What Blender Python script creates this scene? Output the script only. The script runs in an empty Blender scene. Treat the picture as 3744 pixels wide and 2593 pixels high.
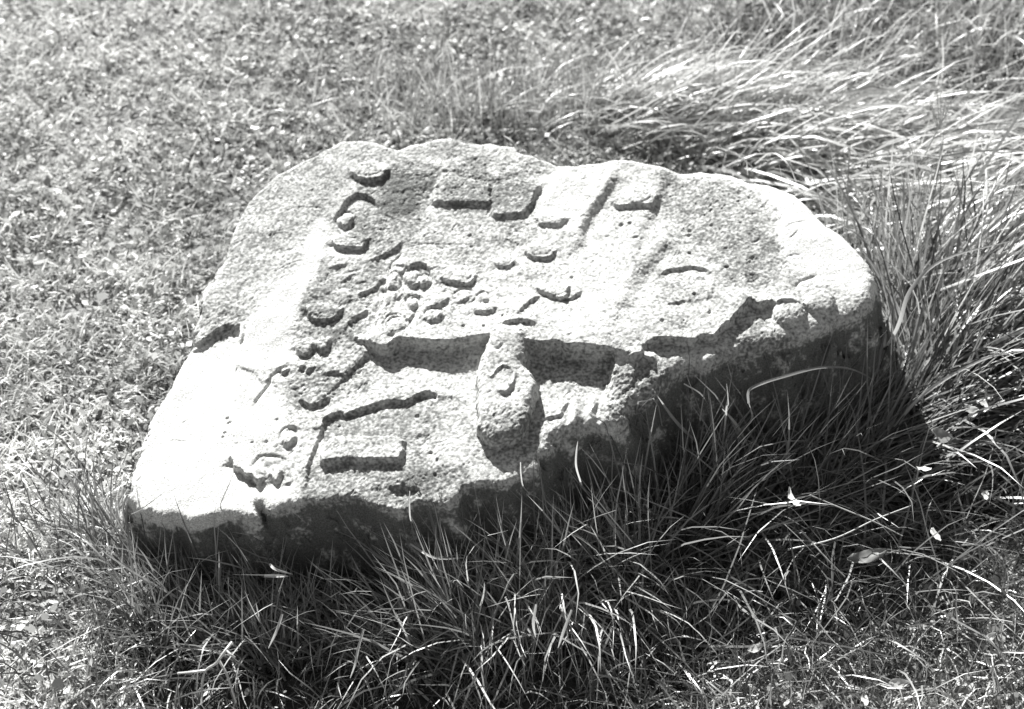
import bpy, math
import numpy as np

rng = np.random.default_rng(11)
scene = bpy.context.scene
col = scene.collection

# ------------------------------------------------------------------ camera
PITCH = math.radians(45.0)
CAM = np.array([0.0, -1.75, 1.75])
LENS = 50.0
cam_data = bpy.data.cameras.new('camera')
cam = bpy.data.objects.new('camera', cam_data)
col.objects.link(cam)
cam.location = CAM
cam.rotation_euler = (math.pi / 2 - PITCH, 0, 0)
cam_data.lens = LENS
cam_data.sensor_width = 36.0
cam_data.sensor_fit = 'HORIZONTAL'
cam_data.clip_end = 500
cam_data.clip_start = 0.02
cam_data.dof.use_dof = True
cam_data.dof.focus_distance = 2.05
cam_data.dof.aperture_fstop = 4.0
scene.camera = cam

# ------------------------------------------------------------------ sky, sun, exposure
SUN_EL = math.radians(32.0)
SUN_AZ = math.radians(110.0)            # direction towards the sun, measured from +X to +Y
world = bpy.data.worlds.new('World')
scene.world = world
world.use_nodes = True
nt = world.node_tree
nt.nodes.clear()
sky = nt.nodes.new('ShaderNodeTexSky')
sky.sky_type = 'NISHITA'
sky.sun_disc = False
sky.sun_elevation = SUN_EL
sky.sun_rotation = math.pi / 2 - SUN_AZ
bw = nt.nodes.new('ShaderNodeRGBToBW')   # black and white photograph
bg = nt.nodes.new('ShaderNodeBackground')
bg.inputs['Strength'].default_value = 0.05
wo = nt.nodes.new('ShaderNodeOutputWorld')
nt.links.new(sky.outputs[0], bw.inputs[0])
nt.links.new(bw.outputs[0], bg.inputs['Color'])
nt.links.new(bg.outputs[0], wo.inputs['Surface'])

sun_data = bpy.data.lights.new('sun', 'SUN')
sun_data.energy = 5.0
sun_data.angle = math.radians(0.53)
sun_data.color = (1.0, 1.0, 0.985)
sun = bpy.data.objects.new('sun', sun_data)
col.objects.link(sun)
SUN = np.array([math.cos(SUN_EL) * math.cos(SUN_AZ), math.cos(SUN_EL) * math.sin(SUN_AZ), math.sin(SUN_EL)])
from mathutils import Vector
sun.rotation_euler = Vector(-SUN).to_track_quat('-Z', 'Y').to_euler()
sun.location = (-1, 3, 4)

scene.render.engine = 'CYCLES'
scene.view_settings.view_transform = 'Standard'
scene.view_settings.look = 'None'
scene.view_settings.gamma = 1.0
scene.view_settings.exposure = 1.7

# ------------------------------------------------------------------ geometry of the view (photo pixels <-> the place)
F = np.array([0, math.cos(PITCH), -math.sin(PITCH)])
R_ = np.array([1.0, 0, 0])
U_ = np.array([0, math.sin(PITCH), math.cos(PITCH)])
W, Hh = 3744.0, 2593.0


def rays(p):
    p = np.atleast_2d(np.asarray(p, float))
    x = (p[:, 0] - W / 2) / W * 36.0 / LENS
    y = (Hh / 2 - p[:, 1]) / W * 36.0 / LENS
    return F + x[:, None] * R_ + y[:, None] * U_


def at_z(p, z=0.0):
    d = rays(p)
    t = (z - CAM[2]) / d[:, 2]
    return CAM + d * t[:, None]


# plane of the carved face
TILT = math.radians(10.0)
PN = np.array([0, -math.sin(TILT), math.cos(TILT)])
PU = np.array([1.0, 0, 0])
PV = np.array([0, math.cos(TILT), math.sin(TILT)])
ROLL = math.radians(3.0)
PU, PN = math.cos(ROLL) * PU + math.sin(ROLL) * PN, math.cos(ROLL) * PN - math.sin(ROLL) * PU
P0 = np.array([0, 0, 0.222])


def to_uv(p, h=0.0):
    d = rays(p)
    o = P0 + PN * 0.0
    t = (np.dot(o - CAM, PN) + h) / (d @ PN)
    q = CAM + d * t[:, None] - P0
    return np.stack([q @ PU, q @ PV], 1)


# ------------------------------------------------------------------ noise
def perlin(x, y, seed):
    r = np.random.default_rng(seed)
    perm = r.permutation(512)
    ang = r.random(512) * 2 * math.pi
    gx, gy = np.cos(ang), np.sin(ang)
    xi = np.floor(x).astype(int); yi = np.floor(y).astype(int)
    xf = x - xi; yf = y - yi
    def g(ix, iy, dx, dy):
        k = perm[(perm[ix & 511] + iy) & 511]
        return gx[k] * dx + gy[k] * dy
    u = xf * xf * xf * (xf * (xf * 6 - 15) + 10)
    v = yf * yf * yf * (yf * (yf * 6 - 15) + 10)
    a = g(xi, yi, xf, yf); b = g(xi + 1, yi, xf - 1, yf)
    c = g(xi, yi + 1, xf, yf - 1); d = g(xi + 1, yi + 1, xf - 1, yf - 1)
    return (a + (b - a) * u) * (1 - v) + (c + (d - c) * u) * v


def fbm(x, y, wl, octs, seed, gain=0.5):
    s = 0; a = 1.0
    for k in range(octs):
        s = s + a * perlin(x / wl * 2 ** k + 7.3 * k, y / wl * 2 ** k + 3.1 * k, seed + k)
        a *= gain
    return s


def sstep(a, b, x):
    t = np.clip((x - a) / (b - a), 0, 1)
    return t * t * (3 - 2 * t)


# ------------------------------------------------------------------ materials
def new_mat(name):
    m = bpy.data.materials.new(name)
    m.use_nodes = True
    m.node_tree.nodes.clear()
    return m, m.node_tree.nodes, m.node_tree.links


def stone_material():
    m, n, l = new_mat('weathered_limestone')
    out = n.new('ShaderNodeOutputMaterial')
    b = n.new('ShaderNodeBsdfPrincipled')
    b.inputs['Roughness'].default_value = 0.95
    b.inputs['Specular IOR Level'].default_value = 0.15
    tc = n.new('ShaderNodeTexCoord')
    at = n.new('ShaderNodeAttribute'); at.attribute_name = 'lichen_shade'
    n1 = n.new('ShaderNodeTexNoise'); n1.inputs['Scale'].default_value = 95; n1.inputs['Detail'].default_value = 6; n1.inputs['Roughness'].default_value = 0.7
    n2 = n.new('ShaderNodeTexNoise'); n2.inputs['Scale'].default_value = 14; n2.inputs['Detail'].default_value = 5; n2.inputs['Roughness'].default_value = 0.65
    n3 = n.new('ShaderNodeTexNoise'); n3.inputs['Scale'].default_value = 420; n3.inputs['Detail'].default_value = 3
    for q in (n1, n2, n3):
        l.new(tc.outputs['Object'], q.inputs['Vector'])
    # amount of lichen and painted side shade = attribute + noise, thresholded
    add = n.new('ShaderNodeMath'); add.operation = 'MULTIPLY_ADD'
    l.new(n1.outputs['Fac'], add.inputs[0]); add.inputs[1].default_value = 0.9
    l.new(at.outputs['Fac'], add.inputs[2])
    n4 = n.new('ShaderNodeTexNoise'); n4.inputs['Scale'].default_value = 210; n4.inputs['Detail'].default_value = 3; n4.inputs['Roughness'].default_value = 0.7
    l.new(tc.outputs['Object'], n4.inputs['Vector'])
    add3 = n.new('ShaderNodeMath'); add3.operation = 'MULTIPLY_ADD'
    l.new(n4.outputs['Fac'], add3.inputs[0]); add3.inputs[1].default_value = 1.5
    l.new(add.outputs[0], add3.inputs[2])
    add2 = n.new('ShaderNodeMath'); add2.operation = 'MULTIPLY_ADD'
    l.new(n2.outputs['Fac'], add2.inputs[0]); add2.inputs[1].default_value = 0.5
    l.new(add3.outputs[0], add2.inputs[2])
    mr = n.new('ShaderNodeMapRange'); mr.interpolation_type = 'SMOOTHSTEP'
    mr.inputs['From Min'].default_value = 1.36; mr.inputs['From Max'].default_value = 1.92
    l.new(add2.outputs[0], mr.inputs['Value'])
    ramp = n.new('ShaderNodeMix'); ramp.data_type = 'RGBA'
    ramp.inputs[6].default_value = (0.58, 0.582, 0.57, 1)
    ramp.inputs[7].default_value = (0.13, 0.132, 0.128, 1)
    l.new(mr.outputs[0], ramp.inputs[0])
    # fine speckle
    sp = n.new('ShaderNodeMapRange'); sp.inputs['From Min'].default_value = 0.3; sp.inputs['From Max'].default_value = 0.7
    sp.inputs['To Min'].default_value = 0.5; sp.inputs['To Max'].default_value = 1.16
    l.new(n3.outputs['Fac'], sp.inputs['Value'])
    mul = n.new('ShaderNodeMix'); mul.data_type = 'RGBA'; mul.blend_type = 'MULTIPLY'; mul.inputs[0].default_value = 1
    l.new(ramp.outputs[2], mul.inputs[6]); l.new(sp.outputs[0], mul.inputs[7])
    l.new(mul.outputs[2], b.inputs['Base Color'])
    bp = n.new('ShaderNodeBump'); bp.inputs['Strength'].default_value = 0.6; bp.inputs['Distance'].default_value = 0.0012
    l.new(n3.outputs['Fac'], bp.inputs['Height'])
    l.new(bp.outputs[0], b.inputs['Normal'])
    l.new(b.outputs[0], out.inputs['Surface'])
    return m


def blade_material(name, lo, hi, trans=0.35, gloss=0.08, rough=0.38):
    m, n, l = new_mat(name)
    out = n.new('ShaderNodeOutputMaterial')
    at = n.new('ShaderNodeAttribute'); at.attribute_name = 'tone'
    mx = n.new('ShaderNodeMix'); mx.data_type = 'RGBA'
    mx.inputs[6].default_value = (lo, lo * 1.01, lo * 0.985, 1)
    mx.inputs[7].default_value = (hi, hi * 1.0, hi * 0.985, 1)
    l.new(at.outputs['Fac'], mx.inputs[0])
    d = n.new('ShaderNodeBsdfDiffuse'); t = n.new('ShaderNodeBsdfTranslucent')
    g = n.new('ShaderNodeBsdfGlossy'); g.inputs['Roughness'].default_value = rough
    g.inputs['Color'].default_value = (0.9, 0.9, 0.9, 1)
    l.new(mx.outputs[2], d.inputs['Color']); l.new(mx.outputs[2], t.inputs['Color'])
    m1 = n.new('ShaderNodeMixShader'); m1.inputs[0].default_value = trans
    l.new(d.outputs[0], m1.inputs[1]); l.new(t.outputs[0], m1.inputs[2])
    m2 = n.new('ShaderNodeMixShader'); m2.inputs[0].default_value = gloss
    l.new(m1.outputs[0], m2.inputs[1]); l.new(g.outputs[0], m2.inputs[2])
    l.new(m2.outputs[0], out.inputs['Surface'])
    return m


def soil_material():
    m, n, l = new_mat('soil_and_thatch')
    out = n.new('ShaderNodeOutputMaterial')
    b = n.new('ShaderNodeBsdfPrincipled'); b.inputs['Roughness'].default_value = 1.0
    b.inputs['Specular IOR Level'].default_value = 0.05
    tc = n.new('ShaderNodeTexCoord')
    a = n.new('ShaderNodeTexNoise'); a.inputs['Scale'].default_value = 60; a.inputs['Detail'].default_value = 8
    c = n.new('ShaderNodeTexNoise'); c.inputs['Scale'].default_value = 0.6; c.inputs['Detail'].default_value = 4
    l.new(tc.outputs['Object'], a.inputs['Vector']); l.new(tc.outputs['Object'], c.inputs['Vector'])
    ad = n.new('ShaderNodeMath'); ad.operation = 'MULTIPLY'
    l.new(a.outputs['Fac'], ad.inputs[0]); l.new(c.outputs['Fac'], ad.inputs[1])
    r = n.new('ShaderNodeValToRGB')
    r.color_ramp.elements[0].position = 0.12; r.color_ramp.elements[0].color = (0.02, 0.02, 0.02, 1)
    r.color_ramp.elements[1].position = 0.5; r.color_ramp.elements[1].color = (0.4, 0.4, 0.394, 1)
    th = n.new('ShaderNodeAttribute'); th.attribute_name = 'thatch_shade'
    mm = n.new('ShaderNodeMix'); mm.data_type = 'RGBA'; mm.inputs[6].default_value = (0.03, 0.03, 0.029, 1)  # dark ground under the rough grass: shade put into the colour
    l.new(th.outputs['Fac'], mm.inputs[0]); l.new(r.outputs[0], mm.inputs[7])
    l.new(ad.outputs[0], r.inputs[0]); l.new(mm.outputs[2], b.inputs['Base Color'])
    bp = n.new('ShaderNodeBump'); bp.inputs['Strength'].default_value = 0.8; bp.inputs['Distance'].default_value = 0.02
    l.new(a.outputs['Fac'], bp.inputs['Height']); l.new(bp.outputs[0], b.inputs['Normal'])
    l.new(b.outputs[0], out.inputs['Surface'])
    return m


M_STONE = stone_material()
M_LAWN = blade_material('short_grass', 0.22, 0.8, 0.5, 0.04, 0.5)
M_LONG = blade_material('long_grass', 0.07, 0.66, 0.42, 0.06, 0.42)
M_SHADED = blade_material('shade_dark_grass', 0.02, 0.34, 0.35, 0.07, 0.38)  # long grass darkened in its colour to deepen the shade round the stone
M_DRY = blade_material('dry_straw', 0.25, 0.6, 0.35, 0.08, 0.35)
M_LEAF = blade_material('leaf', 0.2, 0.75, 0.4, 0.03, 0.5)
M_SOIL = soil_material()


# ------------------------------------------------------------------ mesh helper
def mesh_from(name, verts, quads=None, tris=None, mat=None, smooth=True, attrs=None):
    me = bpy.data.meshes.new(name)
    verts = np.asarray(verts, np.float32)
    nq = 0 if quads is None else len(quads)
    ntv = 0 if tris is None else len(tris)
    loops = []
    if nq: loops.append(np.asarray(quads).ravel())
    if ntv: loops.append(np.asarray(tris).ravel())
    loops = np.concatenate(loops).astype(np.int32)
    me.vertices.add(len(verts)); me.vertices.foreach_set('co', verts.ravel())
    me.loops.add(len(loops)); me.loops.foreach_set('vertex_index', loops)
    tot = np.concatenate([np.full(nq, 4), np.full(ntv, 3)]).astype(np.int32)
    start = (np.cumsum(tot) - tot).astype(np.int32)
    me.polygons.add(len(tot)); me.polygons.foreach_set('loop_start', start)
    if smooth:
        me.polygons.foreach_set('use_smooth', np.ones(len(tot), bool))
    for k, v in (attrs or {}).items():
        a = me.attributes.new(k, 'FLOAT', 'POINT'); a.data.foreach_set('value', np.asarray(v, np.float32))
    me.update(calc_edges=True)
    if mat: me.materials.append(mat)
    return me


def link(name, me, parent=None, label=None, cat=None, group=None, kind=None):
    o = bpy.data.objects.new(name, me)
    col.objects.link(o)
    if parent: o.parent = parent
    if label: o['label'] = label
    if cat: o['category'] = cat
    if group: o['group'] = group
    if kind: o['kind'] = kind
    return o


# ================================================================== THE CARVED STONE
OUT_BACK = [(447, 1760), (463, 1707), (495, 1640), (515, 1597), (533, 1540), (567, 1473), (613, 1400), (650, 1330), (699, 1250),
            (703, 1203), (723, 1150), (730, 1090), (743, 1053), (780, 997), (810, 950), (847, 850), (870, 793), (903, 727),
            (950, 682), (1007, 633), (1070, 600), (1103, 583), (1160, 562), (1213, 537), (1253, 520), (1323, 522), (1380, 532),
            (1423, 550), (1457, 557), (1500, 542), (1553, 532), (1593, 520), (1650, 517), (1680, 527), (1717, 532), (1760, 533),
            (1793, 527), (1833, 537), (1883, 540), (1897, 557), (1973, 585), (2033, 603), (2110, 608), (2133, 600), (2210, 592),
            (2233, 580), (2267, 577), (2310, 578), (2360, 590), (2417, 597), (2453, 610), (2487, 618), (2523, 615), (2567, 608),
            (2613, 617), (2680, 625), (2733, 640), (2817, 660), (2867, 683), (2907, 700), (2968, 763), (3033, 820), (3083, 860),
            (3133, 910), (3183, 960), (3205, 1020), (3195, 1100)]
OUT_FRONT = [(3140, 1158), (3100, 1172), (3060, 1180), (3033, 1200), (2920, 1240), (2873, 1250), (2847, 1266), (2767, 1276),
             (2690, 1298), (2633, 1320), (2580, 1340), (2533, 1336), (2513, 1342), (2450, 1385), (2417, 1417), (2383, 1460),
             (2327, 1482), (2300, 1515), (2293, 1547), (2250, 1573), (2200, 1575), (2133, 1569), (2067, 1582), (2033, 1612),
             (1993, 1663), (1973, 1680), (1967, 1727), (1917, 1745), (1833, 1783), (1767, 1776), (1700, 1790), (1673, 1840),
             (1633, 1850), (1517, 1845), (1483, 1880), (1450, 1880), (1400, 1867), (1313, 1834), (1220, 1834), (1183, 1843),
             (1100, 1845), (1050, 1867), (1000, 1875), (977, 1873), (953, 1845), (937, 1850), (947, 1900), (933, 1903),
             (877, 1893), (827, 1885), (777, 1897), (690, 1900), (633, 1882), (573, 1883), (527, 1867), (483, 1843), (453, 1803)]


def resample(p, step, closed=False):
    p = np.asarray(p, float)
    if closed: p = np.vstack([p, p[:1]])
    seg = np.linalg.norm(np.diff(p, axis=0), axis=1)
    s = np.concatenate([[0], np.cumsum(seg)])
    n = max(2, int(s[-1] / step) + 1)
    t = np.linspace(0, s[-1], n)
    q = np.stack([np.interp(t, s, p[:, 0]), np.interp(t, s, p[:, 1])], 1)
    return q[:-1] if closed else q


def smooth_line(p, step):
    p = np.asarray(p, float)
    if len(p) < 3: return resample(p, step)
    e = np.vstack([2 * p[0] - p[1], p, 2 * p[-1] - p[-2]])
    out = []
    for i in range(1, len(e) - 2):
        t = np.linspace(0, 1, 8, endpoint=False)[:, None]
        a, b, c, d = e[i - 1], e[i], e[i + 1], e[i + 2]
        out.append(0.5 * (2 * b + (c - a) * t + (2 * a - 5 * b + 4 * c - d) * t ** 2 + (3 * b - a - 3 * c + d) * t ** 3))
    out.append(e[-2][None])
    return resample(np.vstack(out), step)


def inside(poly, x, y):
    c = np.zeros(x.shape, bool)
    n = len(poly)
    for i in range(n):
        x1, y1 = poly[i]; x2, y2 = poly[(i + 1) % n]
        if y1 == y2: continue
        m = ((y1 > y) != (y2 > y)) & (x < (x2 - x1) * (y - y1) / (y2 - y1) + x1)
        c ^= m
    return c


PXM = 2480.0                       # photo pixels per metre on the stone
outline = to_uv(OUT_BACK + OUT_FRONT, -0.006)
# sink the low left wing (see low_wing): its outline lies on a lower surface
STEP = 0.00165
MARG = 0.125
u0, v0 = outline.min(0) - MARG
u1, v1 = outline.max(0) + MARG
nx = int((u1 - u0) / STEP); ny = int((v1 - v0) / STEP)
gu = u0 + np.arange(nx) * STEP
gv = v0 + np.arange(ny) * STEP
GU, GV = np.meshgrid(gu, gv)
H = np.zeros((ny, nx))
EDGEN = fbm(GU, GV, 0.032, 3, 50) * 0.0028 + fbm(GU, GV, 0.0052, 2, 57) * 0.0014     # crumbling of carved edges


def window(pts, mg):
    a = pts.min(0) - mg; b = pts.max(0) + mg
    i0 = max(0, int((a[0] - u0) / STEP)); i1 = min(nx, int((b[0] - u0) / STEP) + 2)
    j0 = max(0, int((a[1] - v0) / STEP)); j1 = min(ny, int((b[1] - v0) / STEP) + 2)
    return slice(j0, j1), slice(i0, i1)


def nearest(pts, x, y):
    """index of the nearest sample and distance, in blocks"""
    sh = x.shape
    xf = x.ravel(); yf = y.ravel()
    k = np.empty(xf.size, np.int32); d = np.empty(xf.size)
    B = 6000
    for i in range(0, xf.size, B):
        dx = xf[i:i + B, None] - pts[None, :, 0]; dy = yf[i:i + B, None] - pts[None, :, 1]
        q = dx * dx + dy * dy
        kk = q.argmin(1)
        k[i:i + B] = kk; d[i:i + B] = np.sqrt(q[np.arange(len(kk)), kk])
    return k.reshape(sh), d.reshape(sh)


def polydist(pts_uv, sl, step=0.003):
    q = resample(pts_uv, step, True)
    x, y = GU[sl], GV[sl]
    _, d = nearest(q, x, y)
    return np.where(inside(pts_uv, x, y), d, -d)


def lip(line, strip, up=0.03, dn=0.015, a=0.55, soft=0.0026, endw=0.004, taper=0.006, jit=1.5, hoff=0.0, endu=None):
    """a carved step: the side left of the line (going along it) stands higher, strip = width of its dark band in photo pixels"""
    if isinstance(strip, tuple):
        h = 0.5 * (strip[0] + strip[1]) / 66.0 * 0.01
    else:
        h = strip / 66.0 * 0.01
    p = to_uv(line, hoff + h * a * 0.5)
    q = smooth_line(p, 0.0016)
    if isinstance(strip, tuple):
        h = np.interp(np.linspace(0, 1, len(q)), [0, .45, .55, 1], [strip[0], strip[0], strip[1], strip[1]]) / 66.0 * 0.01
    n = len(q)
    t = np.gradient(q, axis=0); t /= np.linalg.norm(t, axis=1)[:, None] + 1e-9
    nn = np.stack([-t[:, 1], t[:, 0]], 1)
    sl = window(q, max(up, dn) + 0.004)
    x, y = GU[sl], GV[sl]
    k, d = nearest(q, x, y)
    rx = x - q[k, 0]; ry = y - q[k, 1]
    sd = rx * nn[k, 0] + ry * nn[k, 1]
    al = rx * t[k, 0] + ry * t[k, 1]
    beyond = np.where(k == 0, np.maximum(0, -al), np.where(k == n - 1, np.maximum(0, al), 0))
    L = n * 0.0016
    tp = min(taper, L * 0.4)
    arc = k * 0.0016
    wu_ = np.exp(-(beyond / (endu or endw)) ** 2)
    w = np.exp(-(beyond / endw) ** 2)
    tpw = np.minimum(1, 0.25 + 0.75 * np.minimum(arc, L - arc) / max(tp, 1e-6))
    sdn = sd + EDGEN[sl] * jit * 0.8
    s = sstep(-soft, soft, sdn)
    fu = np.clip(1 - np.abs(sd) / up, 0, 1) ** 1.4
    fd = np.clip(1 - np.abs(sd) / dn, 0, 1) ** 1.4
    hv = h if not isinstance(h, np.ndarray) else h[k]
    tpu = 1.0 if endu else tpw
    H[sl] += hv * (tpu * wu_ * s * fu * a - tpw * w * (1 - s) * fd * (1 - a))


def plateau(poly, strip, soft=0.0034, dome=0.0, jit=1.4, ramp=0.0):
    h = strip / 66.0 * 0.01
    p = to_uv(poly, h * 0.7)
    sl = window(p, 0.02)
    sd = polydist(p, sl, 0.002) + EDGEN[sl] * jit
    s = sstep(-soft, soft, sd)
    if dome > 0:
        r = np.clip(1 - np.clip(sd, 0, dome) / dome, 0, 1)
        s = s * (0.45 + 0.55 * np.sqrt(np.maximum(0, 1 - r * r)))
    if ramp > 0:                         # higher towards the viewer's edge, flush at the far edge
        vv = (GV[sl] - p[:, 1].min()) / max(1e-6, p[:, 1].max() - p[:, 1].min())
        s = s * (1 - ramp * np.clip(vv, 0, 1))
    H[sl] += h * s


def groove(line, width, depth, jit=0.6):
    """width in photo pixels, depth in cm (negative depth = ridge)"""
    p = to_uv(line, 0.0)
    q = smooth_line(p, 0.0016)
    w = width / PXM
    sl = window(q, w * 3)
    k, d = nearest(q, GU[sl], GV[sl])
    d = d + np.abs(EDGEN[sl]) * jit * 0.5
    L = len(q)
    tp = np.minimum(1, 0.3 + np.minimum(k, L - 1 - k) / max(1, L * 0.2))
    H[sl] -= depth * 0.01 * np.exp(-(d / (w * 0.5)) ** 2) * tp


def pit(c, r, depth):
    p = to_uv([c], 0.0)
    w = r / PXM
    sl = window(p, w * 2.5)
    d = np.hypot((GU[sl] - p[0, 0]), (GV[sl] - p[0, 1]) * 1.15) + EDGEN[sl] * 0.7
    H[sl] -= depth * 0.01 * (1 - sstep(w * 0.45, w * 1.15, d))


# ---- broad shape of the block
sl_all = (slice(0, ny), slice(0, nx))
SD = polydist(outline, sl_all, 0.004)
# left border falls away to the left
crease = to_uv([(1250, 500), (1190, 700), (1110, 900), (1030, 1080), (930, 1210), (870, 1330), (840, 1560), (860, 1700), (940, 1860), (950, 1960)])
cr = resample(crease, 0.004)
tt = np.gradient(cr, axis=0); tt /= np.linalg.norm(tt, axis=1)[:, None]
kk, dd = nearest(cr, GU, GV)
side = (GU - cr[kk, 0]) * (tt[kk, 1]) * -1 + (GV - cr[kk, 1]) * (tt[kk, 0])     # >0 : right of downward line is left in view
side = -side
LEFT = np.maximum(0, side)
H -= 0.10 * np.where(LEFT > 0, np.sqrt(LEFT ** 2 + 0.01 ** 2) - 0.01, 0)
# low wing at the lower left, leaning back to the sky
wing = to_uv([(640, 1275), (703, 1264), (735, 1254), (760, 1238), (790, 1215), (835, 1199), (862, 1209), (880, 1200), (878, 1262), (866, 1330), (860, 1420),
              (845, 1560), (843, 1677), (900, 1748), (935, 1775), (945, 1860), (950, 1960), (800, 2050), (400, 1980), (330, 1760), (480, 1450)], -0.01)
wsl = window(wing, 0.03)
wsd = polydist(wing, wsl, 0.003) + EDGEN[wsl]
wv = GV[wsl]
vlow = to_uv([(700, 1880)], 0)[0, 1]; vhigh = to_uv([(800, 1240)], 0)[0, 1]
H[wsl] -= sstep(-0.003, 0.003, wsd) * (-0.001 + 0.0075 * np.clip((wv - vlow) / (vhigh - vlow), -0.2, 1.2))
# gentle large undulation
H += fbm(GU, GV, 0.35, 3, 5) * 0.010 + fbm(GU, GV, 0.06, 2, 8) * 0.0022

# ---- main steps of the relief
H0 = H.copy()
lip([(1352, 1255), (1380, 1270), (1417, 1272), (1460, 1248), (1540, 1255), (1600, 1258), (1680, 1254), (1740, 1243), (1800, 1240), (1860, 1245), (1930, 1262), (2000, 1265), (2033, 1263), (2073, 1277), (2133, 1277), (2173, 1284), (2243, 1296)], (165, 225), up=0.19, dn=0.155, a=0.56, soft=0.004, endw=0.004, endu=0.03, taper=0.004)
lip([(1345, 1262), (1362, 1200), (1382, 1150), (1398, 1080), (1420, 1010), (1450, 955), (1480, 905)][::1], -26, up=0.012, dn=0.05, a=0.3, soft=0.003)
lip([(2357, 1274), (2393, 1249), (2433, 1245), (2533, 1252), (2567, 1234), (2610, 1234), (2643, 1202), (2683, 1168), (2717, 1128), (2740, 1105), (2767, 1120), (2813, 1110), (2840, 1112)], 100, endu=0.03, up=0.14, dn=0.12, a=0.5, endw=0.005, taper=0.01)
# tongue-shaped pillar
PILLAR = [(1790, 1215), (1850, 1200), (1915, 1212), (1930, 1260), (1932, 1310), (1915, 1338), (1953, 1370), (1967, 1410), (1957, 1450), (1947, 1517),
          (1927, 1567), (1900, 1600), (1840, 1618), (1800, 1627), (1770, 1610), (1745, 1577), (1740, 1467), (1743, 1367), (1758, 1317), (1775, 1273), (1783, 1248)]
pp = to_uv(PILLAR, 0.011)
psl = window(pp, 0.02)
psd = polydist(pp, psl, 0.002) + EDGEN[psl] * 1.2
pr = np.clip(1 - np.clip(psd, 0, 0.018) / 0.018, 0, 1)
H[psl] = np.maximum(H[psl], H0[psl] - 0.007 + 0.034 * sstep(-0.004, 0.004, psd) * (0.5 + 0.5 * np.sqrt(np.maximum(0, 1 - pr * pr))))
# bridge of stone between the two deep recesses
bp_ = to_uv([(2246, 1280), (2290, 1235), (2345, 1258), (2358, 1296), (2332, 1340), (2322, 1400), (2262, 1450), (2232, 1432), (2236, 1365)], 0.008)
bsl = window(bp_, 0.03)
bsd = polydist(bp_, bsl, 0.002) + EDGEN[bsl] * 1.5
bv = (GV[bsl] - bp_[:, 1].min()) / (bp_[:, 1].max() - bp_[:, 1].min())
H[bsl] = np.maximum(H[bsl], H0[bsl] - 0.012 + (0.012 + 0.015 * np.clip(bv, 0, 1)) * sstep(-0.004, 0.004, bsd))
# lower left cartouche
lip([(1177, 1570), (1190, 1525), (1240, 1505), (1260, 1514), (1307, 1498), (1377, 1478), (1433, 1468), (1483, 1464), (1550, 1432), (1593, 1438), (1597, 1450)], 60, up=0.05, dn=0.06, a=0.4, taper=0.003)
lip([(1117, 1765), (1130, 1700), (1150, 1633), (1177, 1567)], 40, endu=0.01, up=0.03, dn=0.03, a=0.45, soft=0.003)
BAR = [(1187, 1613), (1217, 1600), (1333, 1590), (1433, 1597), (1480, 1612), (1475, 1650), (1463, 1683), (1433, 1684), (1267, 1684), (1173, 1690), (1170, 1660)]
plateau(BAR, 70, ramp=0.25)
lip([(1420, 1785), (1440, 1788), (1467, 1786), (1525, 1793)], 44, up=0.05, dn=0.03)
lip([(1590, 1730), (1590, 1660), (1580, 1590), (1575, 1540)], -22, up=0.03, dn=0.03, soft=0.006)
groove([(1580, 1625), (1610, 1620), (1640, 1608)], 8, 0.15)
pit((1573, 1658), 10, 0.3); pit((1590, 1741), 8, 0.3); pit((1603, 1690), 9, 0.2)
pit((1525, 1522), 8, 0.3); pit((1240, 1556), 9, 0.3)
# the blocks at the top
BLOCK_A = [(1617, 630), (1647, 622), (1677, 640), (1733, 650), (1790, 663), (1795, 733), (1780, 738), (1580, 735), (1577, 713), (1590, 673), (1610, 647)]
BLOCK_B = [(1850, 650), (1883, 642), (1933, 657), (1973, 673), (1950, 717), (1933, 753), (1917, 777), (1893, 784), (1803, 784), (1797, 767), (1793, 733), (1800, 677)]
plateau(BLOCK_A, 46, ramp=0.5); plateau(BLOCK_B, 46, ramp=0.5)
lip([(1470, 600), (1530, 602), (1600, 610), (1660, 622), (1740, 645), (1800, 655), (1850, 646), (1900, 630), (1960, 627), (2010, 617)], 20, up=0.03, dn=0.03, soft=0.010, jit=3)
lip([(2113, 897), (2130, 877), (2133, 833), (2163, 767), (2183, 740), (2230, 673), (2245, 645)], 74, up=0.07, dn=0.05, soft=0.011, a=0.45, endu=0.03, taper=0.02, jit=.8)
lip([(1905, 790), (1935, 755), (1955, 715), (1985, 665)], 14, up=0.012, dn=0.02, soft=0.005)
lip([(2235, 1245), (2260, 1170), (2300, 1080), (2340, 1000), (2390, 940), (2430, 890)], 78, up=0.08, dn=0.07, soft=0.018, endu=0.03, a=0.5, taper=0.03)
lip([(2745, 1100), (2735, 1020), (2745, 950)], 40, up=0.06, dn=0.05, soft=0.012, endu=0.03, taper=0.02)
lip([(2330, 940), (2360, 830), (2410, 720), (2440, 640)], 44, up=0.06, dn=0.05, soft=0.012, endu=0.03, taper=0.02)
lip([(1890, 900), (1960, 780), (2010, 690), (2050, 630)], -40, up=0.04, dn=0.05, soft=0.014, endu=0.03)
lip([(1485, 1240), (1500, 1180), (1535, 1080), (1560, 1010)], 14, up=0.02, dn=0.02, soft=0.004, endu=0.01)
lip([(1630, 1240), (1660, 1100), (1670, 960)], 10, up=0.03, dn=0.03, soft=0.006, endu=0.02)
lip([(1745, 1200), (1745, 1060), (1750, 990)], 12, up=0.02, dn=0.02, soft=0.005, endu=0.02)
groove([(1478, 905), (1560, 887), (1680, 893), (1740, 905)], 10, 0.14)
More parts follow.
